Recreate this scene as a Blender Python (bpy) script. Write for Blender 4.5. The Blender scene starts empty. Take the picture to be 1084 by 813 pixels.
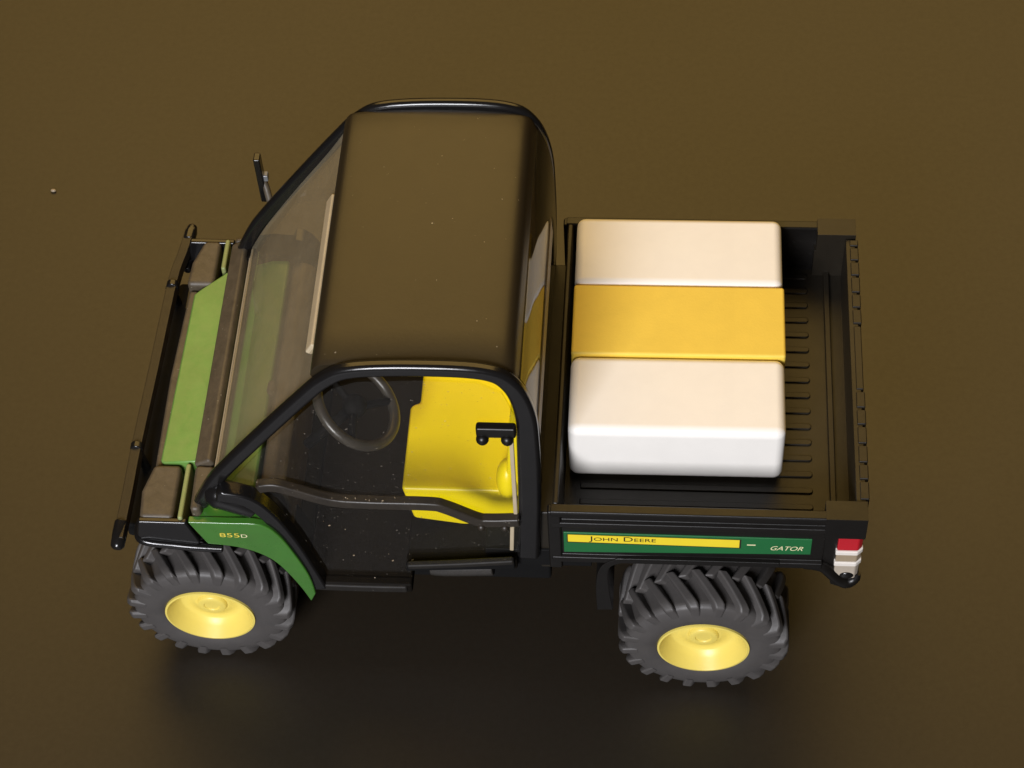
import bpy, bmesh, math, random
from mathutils import Vector, Matrix
random.seed(7)
S = bpy.context.scene
COL = S.collection
S.unit_settings.system = 'METRIC'
S.unit_settings.scale_length = 0.01          # one unit is one centimetre: a small toy on a table

# ------------------------------------------------------------------ camera
cam = bpy.data.cameras.new('camera')
camo = bpy.data.objects.new('camera', cam); COL.objects.link(camo)
cam.sensor_width = 36.0
cam.lens = 36.0 * 2290.279 / 1084.0
cam.clip_start = 0.5; cam.clip_end = 2000
R_ = Vector((0.99739264, 0.05825648, -0.04259227)); U_ = Vector((-0.02233404, 0.81040383, 0.58544583)); F_ = Vector((-0.06862295, 0.58296811, -0.80959192))
m3 = Matrix((R_, U_, -F_)).transposed()
camo.matrix_world = Matrix.Translation((5.64696515, -15.67958187, 24.89679393)) @ m3.to_4x4()
S.camera = camo
cam.dof.use_dof = True
cam.dof.focus_distance = 28.2
cam.dof.aperture_fstop = 14.0

# ------------------------------------------------------------------ world and lamps
w = bpy.data.worlds.new('World'); S.world = w; w.use_nodes = True
bg = w.node_tree.nodes['Background']
bg.inputs[0].default_value = (1.0, 0.74, 0.48, 1); bg.inputs[1].default_value = 0.04

def area(name, loc, target, sx, sy, power, color):
    l = bpy.data.lights.new(name, 'AREA'); l.shape = 'RECTANGLE'; l.size = sx; l.size_y = sy
    l.energy = power; l.color = color
    o = bpy.data.objects.new(name, l); COL.objects.link(o); o.location = loc
    o.rotation_euler = (Vector(target) - Vector(loc)).to_track_quat('-Z', 'Y').to_euler()
    return o
area('ceiling_lamp', (2, 44, 50), (3.5, 1, 0), 76, 45, 29500, (1.0, 0.635, 0.185))
area('window_light', (-5.5, -38, 28), (4, 0, 3), 15, 15, 27500, (0.95, 0.95, 1.0))
S.view_settings.view_transform = 'Standard'
S.view_settings.look = 'None'
S.view_settings.exposure = 0.0
S.view_settings.gamma = 1.0
S.cycles.max_bounces = 10
S.cycles.transparent_max_bounces = 16

# ------------------------------------------------------------------ materials
def newmat(name):
    m = bpy.data.materials.new(name); m.use_nodes = True
    nt = m.node_tree; b = nt.nodes['Principled BSDF']
    return m, nt, b
def noise(nt, scale, detail=4, rough=.6, dist=0):
    tc = nt.nodes.new('ShaderNodeTexCoord'); n = nt.nodes.new('ShaderNodeTexNoise')
    n.inputs['Scale'].default_value = scale; n.inputs['Detail'].default_value = detail
    n.inputs['Roughness'].default_value = rough; n.inputs['Distortion'].default_value = dist
    nt.links.new(tc.outputs['Object'], n.inputs['Vector']); return n
def ramp(nt, src, a, b, ca=(0,0,0,1), cb=(1,1,1,1)):
    r = nt.nodes.new('ShaderNodeValToRGB'); r.color_ramp.elements[0].position = a; r.color_ramp.elements[1].position = b
    r.color_ramp.elements[0].color = ca; r.color_ramp.elements[1].color = cb
    nt.links.new(src, r.inputs[0]); return r
def mixc(nt, fac, a, b):
    m = nt.nodes.new('ShaderNodeMix'); m.data_type = 'RGBA'
    for s, v in ((0, fac), (6, a), (7, b)):
        if hasattr(v, 'is_linked') or hasattr(v, 'node'): nt.links.new(v, m.inputs[s])
        else: m.inputs[s].default_value = v if s == 0 else (v[0], v[1], v[2], 1)
    return m.outputs[2]
def bump(nt, b, src, strength, dist=.02):
    n = nt.nodes.new('ShaderNodeBump'); n.inputs['Strength'].default_value = strength; n.inputs['Distance'].default_value = dist
    nt.links.new(src, n.inputs['Height']); nt.links.new(n.outputs[0], b.inputs['Normal'])
def plastic(name, col, rough=.35, dust=0.0, dustcol=(.16, .115, .06), spec=.5, var=.12, bumps=.08, bscale=14, specks=0.0, coat=0, dscale=2.2, rv=1.0):
    m, nt, b = newmat(name)
    n1 = noise(nt, dscale, 6, .65, .3)
    f = ramp(nt, n1.outputs[0], .32, .72)
    dark = tuple(c*(1-var) for c in col); lite = tuple(min(1, c*(1+var)) for c in col)
    c = mixc(nt, f.outputs[0], dark, lite)
    if dust:
        n2 = noise(nt, 5.5, 8, .75, .6)
        f2 = ramp(nt, n2.outputs[0], .30, .78, (dust*.45,)*3+(1,), (min(1, dust*1.5),)*3+(1,))
        c = mixc(nt, f2.outputs[0], c, dustcol)
    if specks:
        n3 = noise(nt, 26, 2, .5)
        f3 = ramp(nt, n3.outputs[0], .76 - specks*.05, .79)
        c = mixc(nt, f3.outputs[0], c, (.42, .38, .30))
    nt.links.new(c, b.inputs['Base Color'])
    n4 = noise(nt, 3.1, 6, .7)
    r = nt.nodes.new('ShaderNodeMapRange'); r.inputs[3].default_value = max(.03, rough-.1*rv); r.inputs[4].default_value = rough+.14*rv
    nt.links.new(n4.outputs[0], r.inputs[0]); nt.links.new(r.outputs[0], b.inputs['Roughness'])
    b.inputs['Specular IOR Level'].default_value = spec
    if coat:
        b.inputs['Coat Weight'].default_value = coat; b.inputs['Coat Roughness'].default_value = .18
    if bumps:
        n5 = noise(nt, bscale, 5, .6); bump(nt, b, n5.outputs[0], bumps)
    return m
M = {}
M['black'] = plastic('black_plastic', (.0045, .0042, .004), .34, dust=.012, spec=.36, bumps=.06)
M['black_gloss'] = plastic('glossy_black_plastic', (.006, .006, .0065), .18, dust=.01, bumps=.05)
M['roof'] = plastic('satin_black_roof', (.018, .013, .006), .40, dust=.025, bumps=.05, bscale=22, specks=.1, spec=.54, var=.05, rv=.25)
M['guard'] = plastic('satin_black_guard', (.014, .010, .005), .45, dust=.06, bumps=.1, spec=.6)
M['dusty'] = plastic('dusty_black_plastic', (.030, .024, .016), .5, dust=.42, dustcol=(.165, .130, .085), bumps=.18, specks=.4)
M['sillmat'] = plastic('worn_black_sill', (.010, .009, .008), .55, dust=.05, dustcol=(.13, .11, .08), bumps=.12, specks=.3, spec=.25)
M['railmat'] = plastic('dusty_rail', (.010, .008, .006), .4, dust=.13, dustcol=(.13, .10, .065), bumps=.15, specks=1.2)
M['bedmat'] = plastic('worn_black_bed', (.011, .009, .006), .42, dust=.035, bumps=.08, spec=.38, rv=.5)
M['inner'] = plastic('interior_black', (.004, .0035, .003), .65, dust=.02, dustcol=(.10, .075, .045), bumps=.1, specks=.3, spec=.06)
M['floor'] = plastic('dusty_cab_floor', (.004, .0033, .0026), .65, dust=.03, dustcol=(.11, .085, .055), bumps=.12, specks=.25, spec=.07)
M['green'] = plastic('green_paint', (.032, .150, .014), .28, dust=.05, dustcol=(.3, .3, .12), bumps=.03, coat=.5)
M['hoodgreen'] = plastic('dusty_green_paint', (.078, .255, .038), .38, dust=.18, dustcol=(.42, .36, .16), bumps=.04, coat=.25)
M['pale'] = plastic('pale_dusty_green', (.20, .27, .075), .5, dust=.3, dustcol=(.42, .36, .2), bumps=.05)
M['seat'] = plastic('yellow_seat', (.94, .75, .001), .36, var=.03, bumps=.05, bscale=20)
M['rim'] = plastic('yellow_rim', (.76, .61, .13), .35, var=.03, bumps=.05)
M['rubber'] = plastic('black_rubber', (.056, .053, .052), .50, dust=.10, dustcol=(.14, .115, .09), bumps=.12, bscale=18)
M['white'] = plastic('cream_white_block', (.90, .87, .81), .45, var=.02, bumps=.05, bscale=30)
M['orange'] = plastic('warm_yellow_block', (.87, .62, .085), .6, var=.04, bumps=.12, bscale=30)
M['red'] = plastic('red_lens', (.48, .012, .022), .2, var=.05, bumps=0, coat=.4)
M['lampwhite'] = plastic('white_lens', (.78, .73, .66), .25, var=.04, bumps=0)
M['lens'] = plastic('dull_lens', (.46, .40, .32), .3, var=.1, bumps=.05)
M['tan'] = plastic('tan_lens', (.34, .27, .18), .3, var=.06, bumps=0)
M['decalgreen'] = plastic('green_sticker', (.012, .125, .036), .35, var=.04, bumps=0)
M['decalyellow'] = plastic('yellow_sticker', (.85, .66, .03), .35, var=.03, bumps=0)
M['ink'] = plastic('black_ink', (.02, .018, .01), .4, var=0, bumps=0)
M['cream'] = plastic('cream_ink', (.80, .74, .45), .4, var=0, bumps=0)
M['gold'] = plastic('yellow_ink', (.75, .60, .08), .4, var=0, bumps=0)
M['grey'] = plastic('grey_metal_pipe', (.022, .021, .02), .35, dust=.05, bumps=.1)
M['edge'] = plastic('painted_lit_edge', (.46, .38, .25), .4, dust=.15, dustcol=(.5, .42, .3), bumps=.1)  # opaque cream stands in for light caught by the clear pane edges
M['dimedge'] = plastic('painted_dim_lit_edge', (.15, .12, .085), .4, dust=.1, dustcol=(.3, .25, .18), bumps=.1)  # dimmer beige, painting the lit edge of the clear rear window
M['pan'] = plastic('matt_black_underside', (.004, .004, .004), .7, spec=.2, bumps=0)
M['mirror'] = plastic('pale_mirror_cap', (.14, .145, .15), .2, bumps=0)

def clear(name, tint, dust, dustcol, rough=.06, ior=1.5):
    m = bpy.data.materials.new(name); m.use_nodes = True; nt = m.node_tree; N = nt.nodes
    for n in list(N):
        if n.type == 'BSDF_PRINCIPLED': N.remove(n)
    out = [n for n in N if n.type == 'OUTPUT_MATERIAL'][0]
    tr = N.new('ShaderNodeBsdfTransparent'); tr.inputs[0].default_value = (*tint, 1)
    gl = N.new('ShaderNodeBsdfGlossy'); gl.inputs['Roughness'].default_value = rough
    fr = N.new('ShaderNodeFresnel'); fr.inputs[0].default_value = ior
    df = N.new('ShaderNodeBsdfDiffuse'); df.inputs[0].default_value = (*dustcol, 1)
    ge = N.new('ShaderNodeNewGeometry'); inv = N.new('ShaderNodeMath'); inv.operation = 'SUBTRACT'; inv.inputs[0].default_value = 1
    nt.links.new(ge.outputs['Backfacing'], inv.inputs[1]); fm = N.new('ShaderNodeMath'); fm.operation = 'MULTIPLY'
    nt.links.new(fr.outputs[0], fm.inputs[0]); nt.links.new(inv.outputs[0], fm.inputs[1])
    mx = N.new('ShaderNodeMixShader'); nt.links.new(fm.outputs[0], mx.inputs[0]); nt.links.new(tr.outputs[0], mx.inputs[1]); nt.links.new(gl.outputs[0], mx.inputs[2])
    n = noise(nt, 3.0, 8, .75, .8); r = ramp(nt, n.outputs[0], .3, .8, (dust*.75,)*3+(1,), (dust*1.35,)*3+(1,))
    n2 = noise(nt, 24, 2, .5); r2 = ramp(nt, n2.outputs[0], .735, .76)
    ad = N.new('ShaderNodeMath'); ad.operation = 'MAXIMUM'; sc = N.new('ShaderNodeMath'); sc.operation = 'MULTIPLY'; sc.inputs[1].default_value = .45
    nt.links.new(r2.outputs[0], sc.inputs[0]); nt.links.new(r.outputs[0], ad.inputs[0]); nt.links.new(sc.outputs[0], ad.inputs[1])
    m2 = N.new('ShaderNodeMixShader'); nt.links.new(ad.outputs[0], m2.inputs[0]); nt.links.new(mx.outputs[0], m2.inputs[1]); nt.links.new(df.outputs[0], m2.inputs[2])
    nt.links.new(m2.outputs[0], out.inputs[0]); return m
M['glass'] = clear('dusty_clear_plastic', (.94, .92, .87), .20, (.48, .42, .30))
M['doorglass'] = clear('scratched_clear_plastic', (.97, .965, .95), .003, (.34, .30, .24), ior=1.38)
M['rearglass'] = clear('smoked_clear_plastic', (.30, .27, .24), .02, (.3, .26, .2), .05)

def table_mat():
    m, nt, b = newmat('brown_black_table')
    n1 = noise(nt, .12, 4, .5); f = ramp(nt, n1.outputs[0], .3, .7)
    c = mixc(nt, f.outputs[0], (.0095, .0056, .0013), (.011, .0065, .0016))
    n2 = noise(nt, 9, 6, .7); f2 = ramp(nt, n2.outputs[0], .3, .7)
    c2 = mixc(nt, f2.outputs[0], (.9, .9, .9), (1.08, 1.08, 1.08))
    mu = nt.nodes.new('ShaderNodeMix'); mu.data_type = 'RGBA'; mu.blend_type = 'MULTIPLY'; mu.inputs[0].default_value = 1
    nt.links.new(c, mu.inputs[6]); nt.links.new(c2, mu.inputs[7])
    n3 = noise(nt, 1.6, 2, .4); f3 = ramp(nt, n3.outputs[0], .80, .83)
    c3 = mixc(nt, f3.outputs[0], mu.outputs[2], (.10, .08, .05))
    nt.links.new(c3, b.inputs['Base Color'])
    b.inputs['Roughness'].default_value = .50
    ns = noise(nt, 11, 7, .75); mr = nt.nodes.new('ShaderNodeMapRange'); mr.inputs[1].default_value = .25; mr.inputs[2].default_value = .75
    mr.inputs[3].default_value = .65; mr.inputs[4].default_value = .79
    nt.links.new(ns.outputs[0], mr.inputs[0]); nt.links.new(mr.outputs[0], b.inputs['Specular IOR Level'])
    n4 = noise(nt, 30, 4, .6); bump(nt, b, n4.outputs[0], .03)
    return m
M['table'] = table_mat()

# ------------------------------------------------------------------ mesh helpers
WLOC = {}
def obj(name, bm, mat, parent=None, bevel=0, seg=2, ang=40, smooth=True):
    """link bm as ONE mesh object whose origin sits at its own middle"""
    bmesh.ops.recalc_face_normals(bm, faces=bm.faces)
    xs = [v.co for v in bm.verts]
    c = Vector([(min(p[i] for p in xs) + max(p[i] for p in xs)) / 2 for i in range(3)])
    for v in bm.verts: v.co -= c
    me = bpy.data.meshes.new(name); bm.to_mesh(me); bm.free()
    o = bpy.data.objects.new(name, me); COL.objects.link(o)
    mats = mat if isinstance(mat, (list, tuple)) else [mat]
    for m in mats: me.materials.append(m)
    WLOC[o.name] = c.copy()
    if parent: o.parent = parent; o.location = c - WLOC[parent.name]
    else: o.location = c
    if smooth:
        for p in me.polygons: p.use_smooth = True
        me.set_sharp_from_angle(angle=math.radians(ang))
    if bevel:
        b = o.modifiers.new('bevel', 'BEVEL'); b.width = bevel; b.segments = seg; b.limit_method = 'ANGLE'; b.angle_limit = math.radians(ang)
        b.harden_normals = True
    return o
def empty(name, loc, parent=None):
    o = bpy.data.objects.new(name, None); COL.objects.link(o); WLOC[o.name] = Vector(loc)
    o.empty_display_size = .3
    if parent: o.parent = parent; o.location = Vector(loc) - WLOC[parent.name]
    else: o.location = loc
    return o
def tag(o, label=None, cat=None, group=None, kind=None):
    for k, v in (('label', label), ('category', cat), ('group', group), ('kind', kind)):
        if v: o[k] = v
def B(): return bmesh.new()
def box(bm, x0, x1, y0, y1, z0, z1, mi=0):
    vs = [bm.verts.new((x, y, z)) for x in (x0, x1) for y in (y0, y1) for z in (z0, z1)]
    for f in ((0,1,3,2),(4,6,7,5),(0,4,5,1),(2,3,7,6),(0,2,6,4),(1,5,7,3)):
        bm.faces.new([vs[i] for i in f]).material_index = mi
def prism(bm, pts, a, b, axis='y', mi=0):
    """pts: outline in the two other axes; extruded from a to b along axis"""
    def P(u, v, t): return (u, t, v) if axis == 'y' else (t, u, v) if axis == 'x' else (u, v, t)
    A = [bm.verts.new(P(u, v, a)) for u, v in pts]; Bv = [bm.verts.new(P(u, v, b)) for u, v in pts]
    n = len(pts); fs = [bm.faces.new(A[::-1]), bm.faces.new(Bv)]
    for i in range(n): fs.append(bm.faces.new((A[i], A[(i+1) % n], Bv[(i+1) % n], Bv[i])))
    for f in fs: f.material_index = mi
def spline(pts, k=6):
    """Catmull-Rom through pts (any dimension)"""
    out = []; P = [Vector(p) for p in pts]
    for i in range(len(P)-1):
        p0 = P[max(i-1, 0)]; p1 = P[i]; p2 = P[i+1]; p3 = P[min(i+2, len(P)-1)]
        for j in range(k):
            t = j/k
            out.append(.5*((2*p1) + (p2-p0)*t + (2*p0-5*p1+4*p2-p3)*t*t + (3*p1-p0-3*p2+p3)*t**3))
    out.append(P[-1]); return out
def strip(bm, path, width, a, b):
    """a flat bar of given width following a path in x, z, thick from y=a to y=b"""
    n = len(path); L = []; Rr = []
    for i, p in enumerate(path):
        t = (path[min(i+1, n-1)] - path[max(i-1, 0)]).normalized(); nn = Vector((-t.y, t.x))
        wd = width(i/(n-1)) if callable(width) else width
        L.append(p + nn*wd/2); Rr.append(p - nn*wd/2)
    rows = [[bm.verts.new((q.x, y, q.y)) for q in s] for y in (a, b) for s in (L, Rr)]
    la, ra, lb, rb = rows
    for i in range(n-1):
        for u, v in ((la, lb), (lb, rb), (rb, ra), (ra, la)):
            bm.faces.new((u[i], u[i+1], v[i+1], v[i]))
    for i in (0, n-1): bm.faces.new((la[i], lb[i], rb[i], ra[i]))
def tube(bm, pts, r, n=12, caps=True):
    P = [Vector(p) for p in pts]; rows = []; up = Vector((0, 0, 1)); prev = None
    for i, p in enumerate(P):
        t = (P[min(i+1, len(P)-1)] - P[max(i-1, 0)]).normalized()
        if prev is None:
            a = t.cross(up if abs(t.z) < .9 else Vector((1, 0, 0))).normalized()
        else: a = (prev - t*prev.dot(t)).normalized()
        prev = a; b = t.cross(a); rr = r(i/(len(P)-1)) if callable(r) else r
        rows.append([bm.verts.new(p + (a*math.cos(2*math.pi*k/n) + b*math.sin(2*math.pi*k/n))*rr) for k in range(n)])
    for i in range(len(rows)-1):
        for k in range(n): bm.faces.new((rows[i][k], rows[i][(k+1) % n], rows[i+1][(k+1) % n], rows[i+1][k]))
    if caps: bm.faces.new(rows[0]); bm.faces.new(rows[-1])
def torus(bm, c, ax, R, r, n=48, k=12):
    ax = Vector(ax).normalized(); u = ax.cross(Vector((0, 1, 0))).normalized(); v = ax.cross(u)
    rows = []
    for i in range(n):
        a = 2*math.pi*i/n; d = u*math.cos(a) + v*math.sin(a)
        rows.append([bm.verts.new(Vector(c) + d*(R + r*math.cos(2*math.pi*j/k)) + ax*r*math.sin(2*math.pi*j/k)) for j in range(k)])
    for i in range(n):
        for j in range(k): bm.faces.new((rows[i][j], rows[(i+1) % n][j], rows[(i+1) % n][(j+1) % k], rows[i][(j+1) % k]))
def lathe(bm, prof, cx, cz, n=64, closed=False):
    """prof: (radius, y) pairs turned about the axle (a line along y through cx, cz)"""
    rows = []
    for r, y in prof:
        if r < 1e-6: rows.append([bm.verts.new((cx, y, cz))])
        else: rows.append([bm.verts.new((cx + r*math.cos(2*math.pi*k/n), y, cz + r*math.sin(2*math.pi*k/n))) for k in range(n)])
    m = len(rows)
    for i in range(m if closed else m-1):
        a, b = rows[i], rows[(i+1) % m]
        for k in range(n):
            if len(a) == 1 and len(b) == 1: break
            if len(a) == 1: bm.faces.new((a[0], b[k], b[(k+1) % n]))
            elif len(b) == 1: bm.faces.new((a[k], a[(k+1) % n], b[0]))
            else: bm.faces.new((a[k], a[(k+1) % n], b[(k+1) % n], b[k]))
def ball(bm, c, r, sx=1, sy=1, sz=1):
    bmesh.ops.create_uvsphere(bm, u_segments=14, v_segments=9, radius=r, matrix=Matrix.Translation(c) @ Matrix.Diagonal((sx, sy, sz, 1)))
def lettering(name, text, mat, parent, x0, x1, z0, z1, y, shear=0, caps=False):
    cu = bpy.data.curves.new(name, 'FONT'); cu.body = text.lower() if caps else text
    cu.extrude = .0; cu.shear = shear
    if caps:
        cu.small_caps_scale = .74
        for i, ch in enumerate(text):
            f = cu.body_format[i]
            if i == 0 or text[i-1] == ' ': pass
            else: f.use_small_caps = True
        cu.body = ''.join(ch.upper() if (i == 0 or text[i-1] == ' ') else ch.lower() for i, ch in enumerate(text))
        for i in range(len(text)): cu.body_format[i].use_small_caps = not (i == 0 or text[i-1] == ' ')
    t = bpy.data.objects.new('tmp', cu); COL.objects.link(t)
    dg = bpy.context.evaluated_depsgraph_get(); me = bpy.data.meshes.new_from_object(t.evaluated_get(dg))
    bpy.data.objects.remove(t)
    xs = [v.co.x for v in me.vertices]; ys = [v.co.y for v in me.vertices]
    ax, bx, ay, by = min(xs), max(xs), min(ys), max(ys)
    bm = B(); bm.from_mesh(me); bpy.data.meshes.remove(me)
    for v in bm.verts:
        v.co = Vector((x0 + (v.co.x-ax)/(bx-ax)*(x1-x0), y, z0 + (v.co.y-ay)/(by-ay)*(z1-z0)))
    o = obj(name, bm, mat, parent, smooth=False)
    return o

# ------------------------------------------------------------------ the tabletop
bm = B()
g = 260
vs = [bm.verts.new(p) for p in ((-g, -g, 0), (g, -g, 0), (g, g, 0), (-g, g, 0))]; bm.faces.new(vs)
tt = obj('tabletop', bm, M['table'], smooth=False); tag(tt, kind='structure')

# ------------------------------------------------------------------ the toy vehicle
V = empty('toy_utility_vehicle', (3.6, 0, 0))
tag(V, 'dusty black and green toy utility vehicle with yellow wheels carrying three blocks', 'toy vehicle')

# --- wheels
def make_wheel(cx, yo, sgn, width, R=1.069, nl=20, phase=0.0):
    """yo: outer face, sgn: +1 when the outer face looks to -y"""
    cz = R
    wh = empty('wheel', (cx, yo + sgn*width/2, cz), V)
    Y = lambda t: yo + sgn*t
    bm = B()
    prof = [(.545, Y(.06)), (.575, Y(.015)), (.63, Y(-.004)), (.72, Y(-.010)), (.82, Y(-.002)), (.89, Y(.008)), (.95, Y(.035)), (.982, Y(.09)), (.975, Y(.22)), (.955, Y(width/2)),
            (.975, Y(width-.22)), (.982, Y(width-.09)), (.95, Y(width-.035)), (.89, Y(width-.008)), (.82, Y(width)), (.63, Y(width)), (.545, Y(width-.06))]
    lathe(bm, prof, cx, cz, 96, closed=True)
    for side in (0, 1):
        for k in range(nl):
            a0 = 2*math.pi*(k + .5*side)/nl + phase
            rows = []
            steps = 9
            for i in range(steps+1):
                s = i/steps                                   # 0 at the shoulder, 1 at the middle
                t = -.008 + s*(width*.5 + .06)
                a = a0 + .31*(s**1.15)
                topr = R if s > .2 else R - .055*(1 - s/.2)**2
                botr = .82 if i == 0 else .90
                hb = .104 - .020*s; ht = .066 - .012*s
                if i == 0: hb *= .62; ht *= .9
                yy = Y(t) if side == 0 else Y(width - t)
                yy2 = yy
                row = []
                for (rad, h, y_) in ((botr, -hb, yy), (topr, -ht, yy2), (topr, ht, yy2), (botr, hb, yy)):
                    row.append(bm.verts.new((cx + rad*math.cos(a+h), y_, cz + rad*math.sin(a+h))))
                rows.append(row)
            for i in range(steps):
                for j in range(3):
                    bm.faces.new((rows[i][j], rows[i][j+1], rows[i+1][j+1], rows[i+1][j]))
            bm.faces.new(rows[0]); bm.faces.new(rows[-1])
    obj('tyre', bm, M['rubber'], wh, bevel=.032, seg=3, ang=32)
    bm = B()
    lathe(bm, [(.575, Y(.05)), (.572, Y(-.004)), (.548, Y(-.008)), (.535, Y(.012)), (.47, Y(.13)), (.415, Y(.21)), (.395, Y(.225)), (.30, Y(.225)), (.285, Y(.215)), (.245, Y(.215)), (.235, Y(.205)),
               (.19, Y(.205)), (.18, Y(.16)), (.165, Y(.15)), (.105, Y(.15)), (.095, Y(.165)), (0, Y(.168)), ], cx, cz, 72)
    obj('rim', bm, M['rim'], wh, ang=50)
    return wh
make_wheel(0.0, -2.267, 1, .84, phase=.05)
make_wheel(6.247, -2.515, 1, .95, phase=.13)
make_wheel(0.0, 2.267, -1, .84)
make_wheel(6.247, 2.515, -1, .95)

# --- chassis under the body
bm = B()
box(bm, -.35, 7.3, -.75, .75, .95, 1.5)
box(bm, 4.3, 7.9, -1.45, 1.45, 1.9, 2.68)
box(bm, .95, 4.3, -1.45, 1.45, .85, 1.55)
tube(bm, [(0, -1.6, 1.069), (0, 1.6, 1.069)], .14); tube(bm, [(6.247, -1.7, 1.069), (6.247, 1.7, 1.069)], .16)
box(bm, 5.6, 6.9, -.9, .9, .8, 1.9)
obj('chassis', bm, M['pan'], V, bevel=.04)
bm = B(); tube(bm, spline([(2.85, -1.80, 1.74), (3.0, -1.82, 1.75), (3.45, -1.82, 1.78), (3.62, -1.82, 1.80)], 3), .14, 16)
obj('exhaust_pipe', bm, M['grey'], V, bevel=.02)
bm = B()
for i in range(5): box(bm, 4.35 + i*.075, 4.40 + i*.075, -2.0, -1.93, 2.24, 2.30)
box(bm, 3.62, 3.70, -1.99, -1.93, 2.16, 2.24); box(bm, 3.76, 3.86, -1.99, -1.93, 2.22, 2.28)
box(bm, 3.55, 4.85, -1.93, -1.6, 2.0, 2.35)
obj('side_bracket', bm, M['pan'], V, bevel=.012)

# --- cab tub: floor, sill, walls
bm = B()
box(bm, 1.30, 2.62, -2.12, 2.12, 1.56, 1.74)
prism(bm, [(2.58, 1.98), (2.58, 2.15), (3.95, 2.30), (3.95, 2.1)], -2.06, 2.06)
obj('floor', bm, M['floor'], V, bevel=.03)
bm = B()
strip(bm, spline([(1.40, 1.66), (2.0, 1.65), (2.56, 1.66)], 3), .13, -2.15, -2.07)
strip(bm, spline([(2.60, 2.20), (3.2, 2.27), (3.92, 2.38)], 3), .09, -2.15, -2.06)
obj('sill', bm, M['sillmat'], V, bevel=.03)
bm = B(); prism(bm, [(2.58, 2.06), (2.58, 2.20), (3.92, 2.36), (3.92, 2.18)], -2.11, -2.05); obj('side_skirt', bm, M['pan'], V, bevel=.02)
bm = B()
prism(bm, [(3.96, 1.9), (4.18, 1.9), (4.26, 3.72), (4.02, 3.72)], -1.84, 1.84)
obj('rear_wall', bm, M['inner'], V, bevel=.04)
bm = B(); box(bm, 3.0, 3.95, -1.42, 1.42, 1.7, 2.2); obj('seat_base', bm, M['inner'], V, bevel=.05)

# --- seat
st = empty('seat', (3.2, 0, 2.3), V)
bm = B()
prism(bm, [(2.535, -1.50), (2.535, -.30), (2.56, -.24), (2.655, -.20), (2.655, 1.50), (3.95, 1.50), (3.95, -1.50)], 2.04, 2.98, 'z')
for v in bm.verts:
    if v.co.z < 2.5 and v.co.x < 2.8: v.co.x += .10; v.co.z += .27
obj('seat_cushion', bm, M['seat'], st, bevel=.10, seg=4)
bm = B()
prism(bm, [(3.66, 2.9), (3.80, 2.98), (3.90, 4.25), (4.02, 4.25), (4.02, 2.9)], -1.52, 1.52)
obj('backrest', bm, M['seat'], st, bevel=.06, seg=3)
for y in (-1.40, 1.40):
    bm = B(); ball(bm, (3.84, y, 3.12), .20, .75, 1.1, 1.6); obj('bolster', bm, M['seat'], st)

# --- dashboard, steering
bm = B()
prism(bm, [(.36, 2.4), (.36, 3.25), (.62, 3.36), (.84, 3.36), (.86, 2.4)], -1.78, 1.74)
obj('dash_top', bm, M['hoodgreen'], V, bevel=.04)
bm = B()
prism(bm, [(.87, 1.7), (.87, 3.31), (1.02, 3.33), (1.16, 3.24), (1.20, 2.9), (1.10, 1.7)], -1.72, 1.74)
box(bm, .80, .90, -.42, -.22, 3.30, 3.42)
obj('dashboard', bm, M['dusty'], V, bevel=.05)
M['wheelring'] = plastic('dusty_smoky_wheel', (.022, .020, .017), .32, dust=.18, dustcol=(.16, .13, .09), bumps=.1)
sw = empty('steering_wheel', (1.98, -.9, 3.86), V)
sa = Vector((.62, 0, .78)).normalized(); sc = Vector((2.02, -.9, 3.88))
bm = B(); torus(bm, sc, sa, .55, .066); obj('wheel_ring', bm, M['wheelring'], sw)
bm = B()
u_ = sa.cross(Vector((0, 1, 0))).normalized(); v_ = sa.cross(u_)
for a in (math.radians(90), math.radians(210), math.radians(330)):
    d = u_*math.cos(a) + v_*math.sin(a)
    tube(bm, [sc - sa*.05 + d*.08, sc + d*.53], .05, 8)
ball(bm, sc - sa*.04, .15); obj('spoke', bm, M['inner'], sw)
bm = B(); tube(bm, [sc - sa*.05, sc - sa*1.1], .07, 10); obj('steering_column', bm, M['inner'], sw)

# --- roll cage hoops
hp = spline([(.17, 3.22), (.40, 3.70), (.60, 4.02), (1.06, 4.66), (1.66, 5.46), (1.98, 5.84), (2.30, 6.02), (3.0, 6.08), (3.72, 6.04), (4.01, 5.82), (4.15, 5.32), (4.165, 4.6), (4.14, 3.5), (4.08, 2.25)], 6)
wd = lambda t: .19 + .085*max(0, min(1, (t-.62)/.25))
for a, b in ((-2.02, -1.87), (1.86, 1.99)):
    bm = B(); strip(bm, hp, wd, a, b); obj('roll_bar', bm, M['black_gloss'], V, bevel=.06, seg=4)
for a, b in ((-2.16, -1.95), (1.95, 2.16)):
    bm = B(); strip(bm, spline(([(.46, 3.70), (.80, 3.60)] if a < 0 else [(.86, 3.40)]) + [(1.02, 3.28), (1.22, 2.7), (1.36, 2.1), (1.46, 1.62)], 6), .20, a, b)
    obj('door_post', bm, M['black_gloss'], V, bevel=.06, seg=3)
bm = B()
tube(bm, spline([(.30, -1.95, 3.52), (.48, -1.97, 3.50), (.70, -2.0, 3.42), (.86, -2.0, 3.32)], 4), lambda t: .13 + .07*min(1, t/.25) - .03*t, 16)
obj('pillar_base', bm, M['black_gloss'], V, bevel=.05, seg=3)
bm = B(); prism(bm, [(.26, 3.0), (.26, 3.40), (.60, 3.46), (1.0, 3.42), (1.0, 3.0)], 1.70, 2.10); obj('pillar_base', bm, M['inner'], V, bevel=.05)

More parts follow.
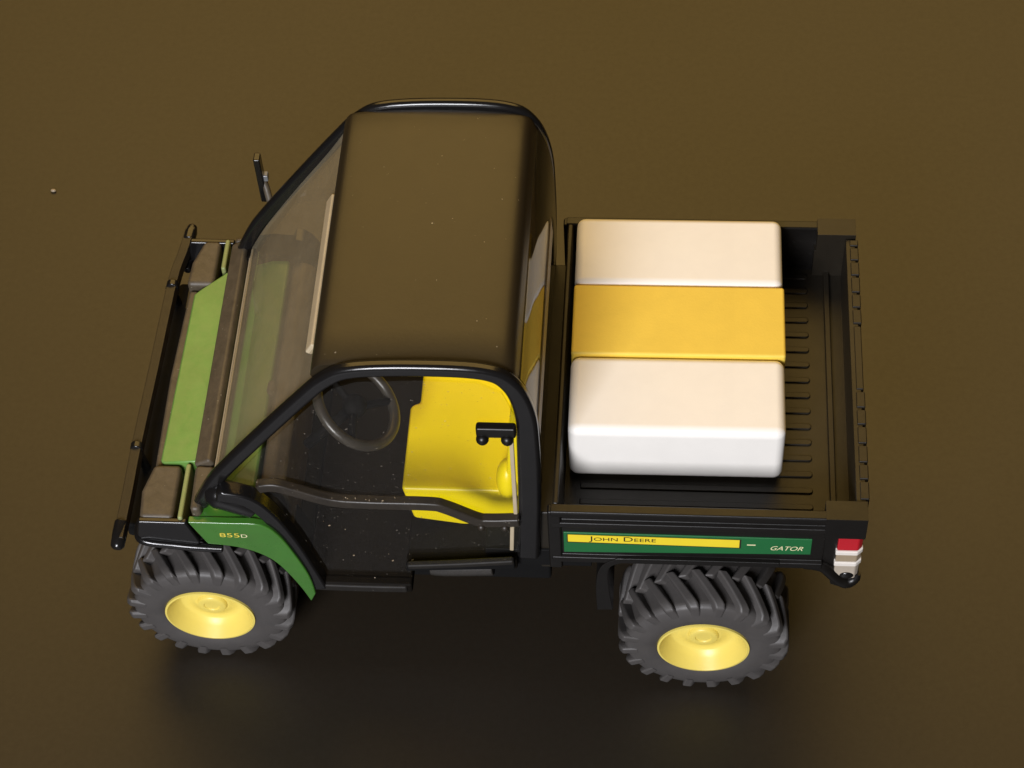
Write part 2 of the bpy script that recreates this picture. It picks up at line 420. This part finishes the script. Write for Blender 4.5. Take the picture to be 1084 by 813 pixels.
# --- roof
bm = B()
top = spline([(1.80, 5.84), (1.85, 5.96), (1.98, 6.03), (2.5, 6.085), (3.0, 6.10), (3.5, 6.09), (3.85, 6.055), (4.02, 5.98), (4.09, 5.84), (4.11, 5.76)], 5)
bot = [Vector((p.x*.97 + .09, p.y - .10)) for p in top]
ys = [-1.87, -1.80, -1.4, -.7, 0, .7, 1.4, 1.80, 1.87]; crown = [-.035, -.01, 0, .012, .018, .012, 0, -.01, -.035]
G = [[[bm.verts.new((p.x, y, p.y + c)) for y, c in zip(ys, crown)] for p in s] for s in (top, bot)]
n_, k_ = len(top), len(ys)
for i in range(n_-1):
    for j in range(k_-1):
        for s in (0, 1): bm.faces.new((G[s][i][j], G[s][i+1][j], G[s][i+1][j+1], G[s][i][j+1]))
for i in range(n_-1):
    for j in (0, k_-1): bm.faces.new((G[0][i][j], G[0][i+1][j], G[1][i+1][j], G[1][i][j]))
for j in range(k_-1):
    for i in (0, n_-1): bm.faces.new((G[0][i][j], G[0][i][j+1], G[1][i][j+1], G[1][i][j]))
obj('roof', bm, M['roof'], V, ang=55)

# --- clear panes
def pane(name, path, t, y0, y1, mat, ny=1):
    bm = B(); strip(bm, path, t, y0, y1); return obj(name, bm, mat, V)
wpath = spline([(.36, 3.42), (.60, 3.86), (1.06, 4.56), (1.55, 5.26), (1.84, 5.72)], 5)
wsn = pane('windscreen', wpath, .05, -1.85, 1.85, M['glass'])
bm = B(); strip(bm, spline([(1.69, 5.52), (1.78, 5.68)], 1), .09, -1.38, .86); obj('windscreen_edge', bm, M['edge'], wsn, bevel=.025)  # bar shaped and coloured as the light along the upper edge
bm = B(); strip(bm, [Vector((.315, 3.36)), Vector((.36, 3.43))], .03, -1.78, 1.85); obj('windscreen_edge', bm, M['edge'], wsn, bevel=.015)  # thin cream line painting the lit lower edge
rw = pane('rear_window', spline([(4.10, 5.78), (4.17, 5.58), (4.235, 5.28), (4.265, 4.85), (4.27, 4.3), (4.27, 3.74)], 5), .04, -1.85, 1.85, M['rearglass'])
bm = B(); strip(bm, [Vector((4.272, 4.98)), Vector((4.285, 4.70))], .03, -1.85, 1.15); obj('window_edge', bm, M['dimedge'], rw, bevel=.01)  # strip painting the light on the rear pane's edge
bm = B()
prism(bm, [(.62, 3.80), (1.10, 4.52), (1.72, 5.36), (2.05, 5.76), (2.34, 5.90), (3.0, 5.95), (3.66, 5.92), (3.92, 5.74), (4.05, 5.28), (4.08, 4.6), (4.06, 3.5), (3.98, 2.44), (2.66, 2.33), (2.60, 1.74), (1.50, 1.74), (1.30, 2.7), (1.08, 3.36), (.86, 3.68)], -2.02, -1.99)
door = obj('door', bm, M['doorglass'], V, smooth=False)
bm = B()
rail = spline([(.96, 3.80), (1.16, 3.84), (1.40, 3.74), (1.80, 3.56), (2.25, 3.52), (2.95, 3.52), (3.15, 3.46), (3.50, 3.22), (3.66, 3.19), (4.02, 3.22)], 5)
strip(bm, rail, .15, -2.11, -1.985)
for x in (3.56, 3.84): ball(bm, (x, -2.10, 3.12), .05)
obj('door_rail', bm, M['railmat'], door, bevel=.035, seg=3)
bm = B(); box(bm, 3.60, 4.05, -2.10, -1.985, 4.98, 5.16)
for x in (3.67, 3.95): ball(bm, (x, -2.09, 4.96), .075)
obj('door_latch', bm, M['black'], door, bevel=.03)
bm = B(); strip(bm, [Vector((3.985, 4.85)), Vector((3.97, 3.30))], .05, -2.03, -1.98); strip(bm, [Vector((3.92, 3.05)), Vector((3.89, 2.48))], .05, -2.03, -1.98)
obj('door_edge', bm, M['edge'], door, bevel=.012)  # cream strips paint the lit edge of the clear door

# --- hood, cowl, nose
bm = B()
prism(bm, [(-.42, -1.30), (-.37, -1.34), (.02, -1.34), (.06, -1.30), (.10, 1.56), (.06, 1.66), (-.30, 1.36), (-.38, 1.28)], 2.6, 3.2, 'z')
for v in bm.verts:
    if v.co.z > 3: v.co.z += (v.co.x + .15)*.12
obj('hood', bm, M['hoodgreen'], V, bevel=.05, seg=3)
bm = B()
prism(bm, [(-.495, -1.35), (-.515, 0), (-.47, 1.40), (-.34, 1.40), (-.34, -1.35)], 1.5, 3.10, 'z')
box(bm, -.40, .85, -1.33, 1.33, 1.3, 2.9)
for i in range(9): box(bm, -.56, -.46, -1.2 + i*.28, -1.06 + i*.28, 1.9, 2.7)
obj('grille', bm, M['dusty'], V, bevel=.04)
bm = B(); prism(bm, [(-.87, -1.9), (-.87, 0), (-.76, 1.9), (-.40, 1.9), (-.40, -1.9)], 2.35, 2.62, 'z'); box(bm, -.70, -.40, -1.5, 1.5, 1.2, 2.36); obj('front_bumper', bm, M['pan'], V, bevel=.05)  # dark shelf added so the gap behind the guard reads black
bm = B()
strip(bm, [Vector((.06, 3.24)), Vector((.27, 3.36))], .14, -1.45, 2.02)
obj('cowl', bm, M['dusty'], V, bevel=.04)
for q in ([(.06, -1.46), (.30, -1.46), (.20, -2.10), (.08, -2.10)], [(.06, 2.02), (.30, 2.02), (.20, 2.12), (.08, 2.12)]):
    bm = B(); prism(bm, q, 3.0, 3.34, 'z'); obj('cowl_end', bm, M['dusty'], V, bevel=.05)
for a, b in ((-2.16, -1.37), (1.66, 2.16)):
    bm = B(); box(bm, -.08, -.015, a, b, 2.75, 3.235); obj('fender_ridge', bm, M['pale'], V, bevel=.03)
for s in (-1, 1):
    hl = empty('headlight', (-.35, s*1.75, 3.0), V)
    ya, yb = (-2.14, -1.37) if s < 0 else (1.42, 2.16)
    bm = B()
    prism(bm, [(-.55, ya), (-.58, (ya+yb)/2), (-.48, yb), (-.14, yb), (-.14, ya)] if s < 0 else [(-.50, ya), (-.48, (ya+yb)/2), (-.36, yb), (-.14, yb), (-.14, ya)], 2.72, 3.20, 'z')
    obj('headlight_housing', bm, M['dusty'], hl, bevel=.06, seg=3)
    bm = B(); box(bm, -.52 if s < 0 else -.44, -.36, min(ya, yb) + .16, max(ya, yb) - .2, 2.74, 2.90); obj('headlight_lens', bm, M['lampwhite'], hl, bevel=.03)
for s in (-1, 1):
    bm = B(); y0, y1 = (-2.205, -2.12) if s < 0 else (2.12, 2.205)
    prism(bm, [(-.56, 3.19), (.03, 3.185), (.14, 2.74), (.10, 2.70), (-.20, 2.70), (-.60, 2.80), (-.62, 2.9)], y0, y1)
    yt = s*2.215; tube(bm, spline([(-.63, s*1.95, 2.80), (-.62, s*2.15, 2.78), (-.5, yt, 2.76), (-.2, yt, 2.71), (.05, yt, 2.675), (.40, s*2.2, 2.63)], 4), .055, 12)
    obj('headlight_skirt', bm, M['black_gloss'], V, bevel=.03, seg=3)

# --- green front fenders
for s in (-1, 1):
    Yf = lambda y: y if s < 0 else -y
    bm = B()
    out = spline([(.05, 3.20), (.50, 3.20), (.92, 3.18), (1.12, 2.94), (1.28, 2.44), (1.38, 2.0), (1.41, 1.60)], 5)
    inn = spline([(1.33, 1.40), (1.22, 1.80), (1.04, 2.26), (.86, 2.50), (.58, 2.66), (.22, 2.72)], 5)
    poly = [tuple(p) for p in out] + [tuple(p) for p in inn]
    prism(bm, poly, min(Yf(-2.2), Yf(-2.10)), max(Yf(-2.2), Yf(-2.10)))
    prism(bm, [(.16, 3.19), (.94, 3.17), (1.0, 3.0), (.2, 3.0)], min(Yf(-2.13), Yf(-1.8)), max(Yf(-2.13), Yf(-1.8)))
    fe = obj('front_fender', bm, M['green'], V, bevel=.035, seg=3)
    if s < 0:
        lettering('model_number', '855', M['gold'], fe, .40, .64, 2.90, 2.99, -2.204)
        lettering('model_letter', 'D', M['cream'], fe, .66, .735, 2.90, 2.97, -2.204)
    bm = B()
    prism(bm, [(-.55, 2.76), (.2, 2.70), (.7, 2.60), (1.1, 2.2), (1.3, 1.5), (1.36, 1.5), (1.16, 2.25), (.75, 2.68), (.2, 2.78), (-.55, 2.84)], min(Yf(-2.12), Yf(-1.3)), max(Yf(-2.12), Yf(-1.3)))
    obj('wheel_arch', bm, M['black'], V)

# --- brush guard
bm = B()
bar = [(-.62, 2.50, 3.02), (-.66, 2.1, 3.02), (-.73, 1.6, 3.0), (-.76, .2, 3.0), (-.79, -1.05, 3.0), (-.79, -1.7, 3.0), (-.80, -2.34, 3.0)]
pp = spline(bar, 5)
rows = []
for p in pp:
    rows.append([bm.verts.new((p.x + dx, p.y, p.z + dz)) for dx, dz in ((-.07, .03), (.06, .05), (.07, -.1), (-.06, -.12))])
for i in range(len(rows)-1):
    for j in range(4): bm.faces.new((rows[i][j], rows[i][(j+1) % 4], rows[i+1][(j+1) % 4], rows[i+1][j]))
bm.faces.new(rows[0]); bm.faces.new(rows[-1])
bg_ = obj('brush_guard', bm, M['guard'], V, bevel=.012, seg=2)
def clamp(bm): obj('guard_clamp', bm, M['black_gloss'], bg_, bevel=.02)
bm = B()
tube(bm, [(-.80, -2.08, 3.0), (-.81, -2.22, 2.98), (-.81, -2.40, 2.95), (-.81, -2.44, 2.94)], lambda t: .085 if t < .9 else .055, 14); clamp(bm); bm = B()
tube(bm, [(-.63, 2.3, 3.0), (-.62, 2.44, 3.0), (-.61, 2.56, 3.0)], lambda t: .085 if t < .9 else .06, 14); clamp(bm)
for y, x in ((-1.0, -.79), (1.55, -.73)):
    bm = B(); tube(bm, [(x, y-.05, 3.0), (x, y+.05, 3.0)], .082, 12); clamp(bm)
for y in (-1.05, 1.55):
    bm = B(); tube(bm, [(-.78, y, 2.96), (-.68, y, 2.3), (-.62, y, 1.4)], .06, 10); obj('guard_stay', bm, M['black'], bg_)

# --- mirror on the far pillar
bm = B(); tube(bm, [(.66, 2.0, 4.12), (.60, 2.16, 4.25), (.56, 2.22, 4.36)], .045, 10); mi = obj('side_mirror', bm, M['dusty'], V)
bm = B(); box(bm, .50, .585, 2.14, 2.28, 4.0, 4.80); obj('mirror_plate', bm, M['black_gloss'], mi, bevel=.02)
bm = B(); box(bm, .55, .64, 2.17, 2.27, 4.36, 4.47); obj('mirror_cap', bm, M['mirror'], mi, bevel=.02)

# --- cargo bed
bed = empty('cargo_bed', (6.2, 0, 2.7), V)
bm = B()
box(bm, 4.42, 7.98, -2.14, 2.14, 2.70, 2.90)
for k in range(-9, 9):
    y = .077 + .2355*k
    # long raised rib with rounded ends
    hw = .044; pts = [(4.70, y-hw), (7.46, y-hw)] + [(7.46 + hw*math.sin(a), y - hw*math.cos(a)) for a in [math.pi*i/6 for i in range(1, 6)]] + [(7.46, y+hw), (4.70, y+hw)]
    prism(bm, pts, 2.88, 2.922, 'z')
box(bm, 7.70, 7.775, -1.97, 2.08, 2.88, 2.97)
obj('bed_floor', bm, M['bedmat'], bed, bevel=.014)
def wall_profile(s):
    p = [(-2.09, 2.70), (-2.09, 3.38), (-2.11, 3.42), (-2.11, 3.69), (-2.125, 3.705), (-2.23, 3.705), (-2.245, 3.68), (-2.24, 3.60), (-2.18, 3.575), (-2.18, 3.48), (-2.235, 3.46), (-2.24, 3.38), (-2.20, 3.34), (-2.20, 2.74), (-2.25, 2.72), (-2.25, 2.62), (-2.10, 2.62)]
    return p if s < 0 else [(-y, z) for y, z in p]
for s in (-1, 1):
    bm = B(); prism(bm, wall_profile(s), 4.40, 7.60, 'x')
    sw_ = obj('side_wall', bm, M['black'], bed, bevel=.014, seg=2, ang=30)
    if s < 0: NEARWALL = sw_
bm = B()
box(bm, 4.22, 4.42, -1.9, 1.9, 1.9, 3.15)  # panel added between cab and bed to keep the gap dark
prism(bm, [(4.42, 2.64), (4.42, 3.71), (4.49, 3.71), (4.52, 2.64)], -2.12, 2.12)
obj('front_wall', bm, M['bedmat'], bed, bevel=.025)
for y in (-2.17, 2.17):
    bm = B(); box(bm, 4.36, 4.52, y-.065, y+.065, 2.45, 3.69); obj('corner_post', bm, M['black'], bed, bevel=.025)
# rear corner posts with the drop that carries the tail lights
for s in (-1, 1):
    y0, y1 = (-2.242, -1.98) if s < 0 else (1.98, 2.25)
    zt = 3.708 if s < 0 else 3.74
    bm = B(); box(bm, 7.58, 8.06, y0, y1, 3.30, zt)
    prism(bm, [(7.56, 3.4), (7.56, 2.66), (7.80, 2.24), (7.95, 2.16), (8.04, 2.22), (8.05, 2.5), (7.98, 3.4)], min(s*2.17, s*2.0), max(s*2.17, s*2.0))
    tube(bm, spline([(7.40, s*2.17, 2.64), (7.62, s*2.17, 2.58), (7.80, s*2.18, 2.34), (7.92, s*2.19, 2.25), (8.02, s*2.18, 2.30), (8.05, s*2.16, 2.40)], 4), lambda t: .085 - .045*max(0, t-.6)/.4, 12)
    prism(bm, [(7.70, 2.40), (7.74, 2.20), (7.86, 2.14), (8.0, 2.16), (8.06, 2.26), (8.06, 2.42)], min(s*2.20, s*2.0), max(s*2.20, s*2.0))
    obj('corner_post', bm, M['bedmat'] if s > 0 else M['black'], bed, bevel=.03, seg=3)
bm = B()
box(bm, 7.93, 8.05, -1.97, 1.97, 2.66, 3.68)
y = -1.95
edges = [1.831, 1.602, 1.36, 1.09, .853, .604, -.392, -.655, -.901, -1.172, -1.44, -1.678]
cuts = [1.96] + edges + [-1.96]
for a, b in zip(cuts[:-1], cuts[1:]):
    if a - b > .5: continue
    box(bm, 7.98, 8.085, b + .018, a - .018, 2.75, 3.70)
box(bm, 7.985, 8.075, -.37, .58, 2.75, 3.695)
obj('tailgate', bm, M['bedmat'], bed, bevel=.014)
# tail lights
for s in (-1, 1):
    f = lambda a, b: (min(s*a, s*b), max(s*a, s*b))
    tl = empty('tail_light', (7.92, s*2.2, 2.8), V)
    def prof(z0, z1, e=0):
        bm = B(); y0, y1 = f(2.10, 2.215 + e)
        prism(bm, [(7.755 - e, y0 if s > 0 else y1), (7.755 - e, y1 if s > 0 else y0), (8.0, y1 if s > 0 else y0), (8.055 + e, (y1 - .06) if s > 0 else (y0 + .06)), (8.055 + e, y0 if s > 0 else y1)], z0, z1, 'z')
        return bm
    obj('red_lens', prof(2.985, 3.29), M['red'], tl, bevel=.02)
    obj('white_band', prof(2.90, 2.983, .012), M['lampwhite'], tl, bevel=.015)
    obj('amber_lens', prof(2.74, 2.898), M['tan'], tl, bevel=.015)
    obj('white_band', prof(2.655, 2.738, .012), M['lampwhite'], tl, bevel=.015)
    bm = prof(2.36, 2.653); obj('lower_lens', bm, M['lens'], tl, bevel=.02)
    bm = B(); ball(bm, (7.91, s*2.215, 2.44), .085, 1, .4, .8); obj('reflector', bm, M['black_gloss'], tl)
# mudguard in front of the rear wheel
for s in (-1, 1):
    f = lambda a, b: (min(s*a, s*b), max(s*a, s*b)); y0, y1 = f(1.55, 2.26)
    bm = B()
    strip(bm, spline([(5.02, 1.52), (4.99, 2.1), (5.02, 2.50), (5.16, 2.66), (5.4, 2.69), (7.1, 2.69)], 5), lambda t: .20 - .10*min(1, t/.45), y0, y1)
    obj('mudguard', bm, M['black'], bed, bevel=.03, seg=3)

# --- stickers on the bed side
for s in (-1, 1):
    f = lambda a, b: (min(s*a, s*b), max(s*a, s*b))
    bm = B(); y0, y1 = f(2.19, 2.214)
    prism(bm, [(4.54, 2.79), (7.455, 2.88), (7.455, 3.215), (4.54, 3.23)], y0, y1)
    dc = obj('sticker', bm, M['decalgreen'], bed, bevel=.008)
    if s < 0:
        bm = B(); prism(bm, [(4.58, 3.018), (6.63, 2.985), (6.63, 3.178), (4.58, 3.20)], -2.217, -2.2145); obj('sticker_outline', bm, M['ink'], dc, smooth=False)
        bm = B(); prism(bm, [(4.592, 3.040), (6.61, 3.004), (6.61, 3.170), (4.592, 3.193)], -2.220, -2.2172); obj('sticker_stripe', bm, M['decalyellow'], dc, smooth=False)
        lettering('lettering', 'JOHN DEERE', M['ink'], dc, 4.84, 5.63, 3.045, 3.172, -2.2225, caps=True)
        lettering('lettering', 'GATOR', M['cream'], dc, 6.98, 7.36, 2.965, 3.055, -2.2165, shear=.35)
        bm = B(); box(bm, 6.70, 6.80, -2.2165, -2.2150, 3.055, 3.075); obj('dash_mark', bm, M['cream'], dc, smooth=False)

# --- flecks of dust caught on the door rail and roof
bm = B()
for i in range(30):
    t = random.random(); x = 1.15 + 1.6*t; z = 3.60 - .06*t + random.uniform(-.02, .05) if i < 24 else random.uniform(1.9, 3.2)
    if i < 24: p = (x, -2.08 + random.uniform(-.03, .06), (3.86 - .55*(x-1.16) if x < 1.7 else 3.60) + random.uniform(0, .035))
    else: p = (random.uniform(1.6, 2.9), -2.025, z)
    r = random.uniform(.004, .010)
    bmesh.ops.create_icosphere(bm, subdivisions=1, radius=r, matrix=Matrix.Translation(p) @ Matrix.Rotation(random.random()*3, 4, 'Y') @ Matrix.Diagonal((random.uniform(1, 2.6), 1, .8, 1)))
li = obj('lint', bm, M['tan'], V); li['kind'] = 'stuff'

# ------------------------------------------------------------------ the three blocks lying in the bed
def block(name, x0, y0, L, Wd, h, yaw, mat, label, bev, z0=2.924):
    bm = B(); box(bm, x0, x0+L, y0, y0+Wd, z0, z0+h)
    a = math.radians(yaw)
    for v in bm.verts:
        dx, dy = v.co.x - x0, v.co.y - y0
        v.co.x = x0 + dx*math.cos(a) - dy*math.sin(a); v.co.y = y0 + dx*math.sin(a) + dy*math.cos(a)
    o = obj(name, bm, mat, None, bevel=bev, seg=5)
    tag(o, label, 'block', 'blocks loaded in the toy cargo bed')
    return o
block('toy_block', 4.56, -1.229, 2.57, 1.13, .99, .29, M['white'], 'cream white block in the cargo bed nearest the striped sticker, its tall side face showing', .115)
block('toy_block', 4.555, -.092, 2.585, 1.065, .995, .29, M['orange'], 'warm yellow block in the cargo bed between the two white ones', .035)
block('toy_block', 4.55, .978, 2.57, 1.098, 1.0, .29, M['white'], 'cream white rounded block in the cargo bed, farthest behind the yellow one', .11)

# ------------------------------------------------------------------ a crumb on the tabletop
bm = B(); ball(bm, (-3.73, 5.70, .025), .036, 1.2, .8, .7)
cr = obj('crumb', bm, M['tan']); tag(cr, 'tiny pale crumb on the dark tabletop left of the toy vehicle', 'crumb')
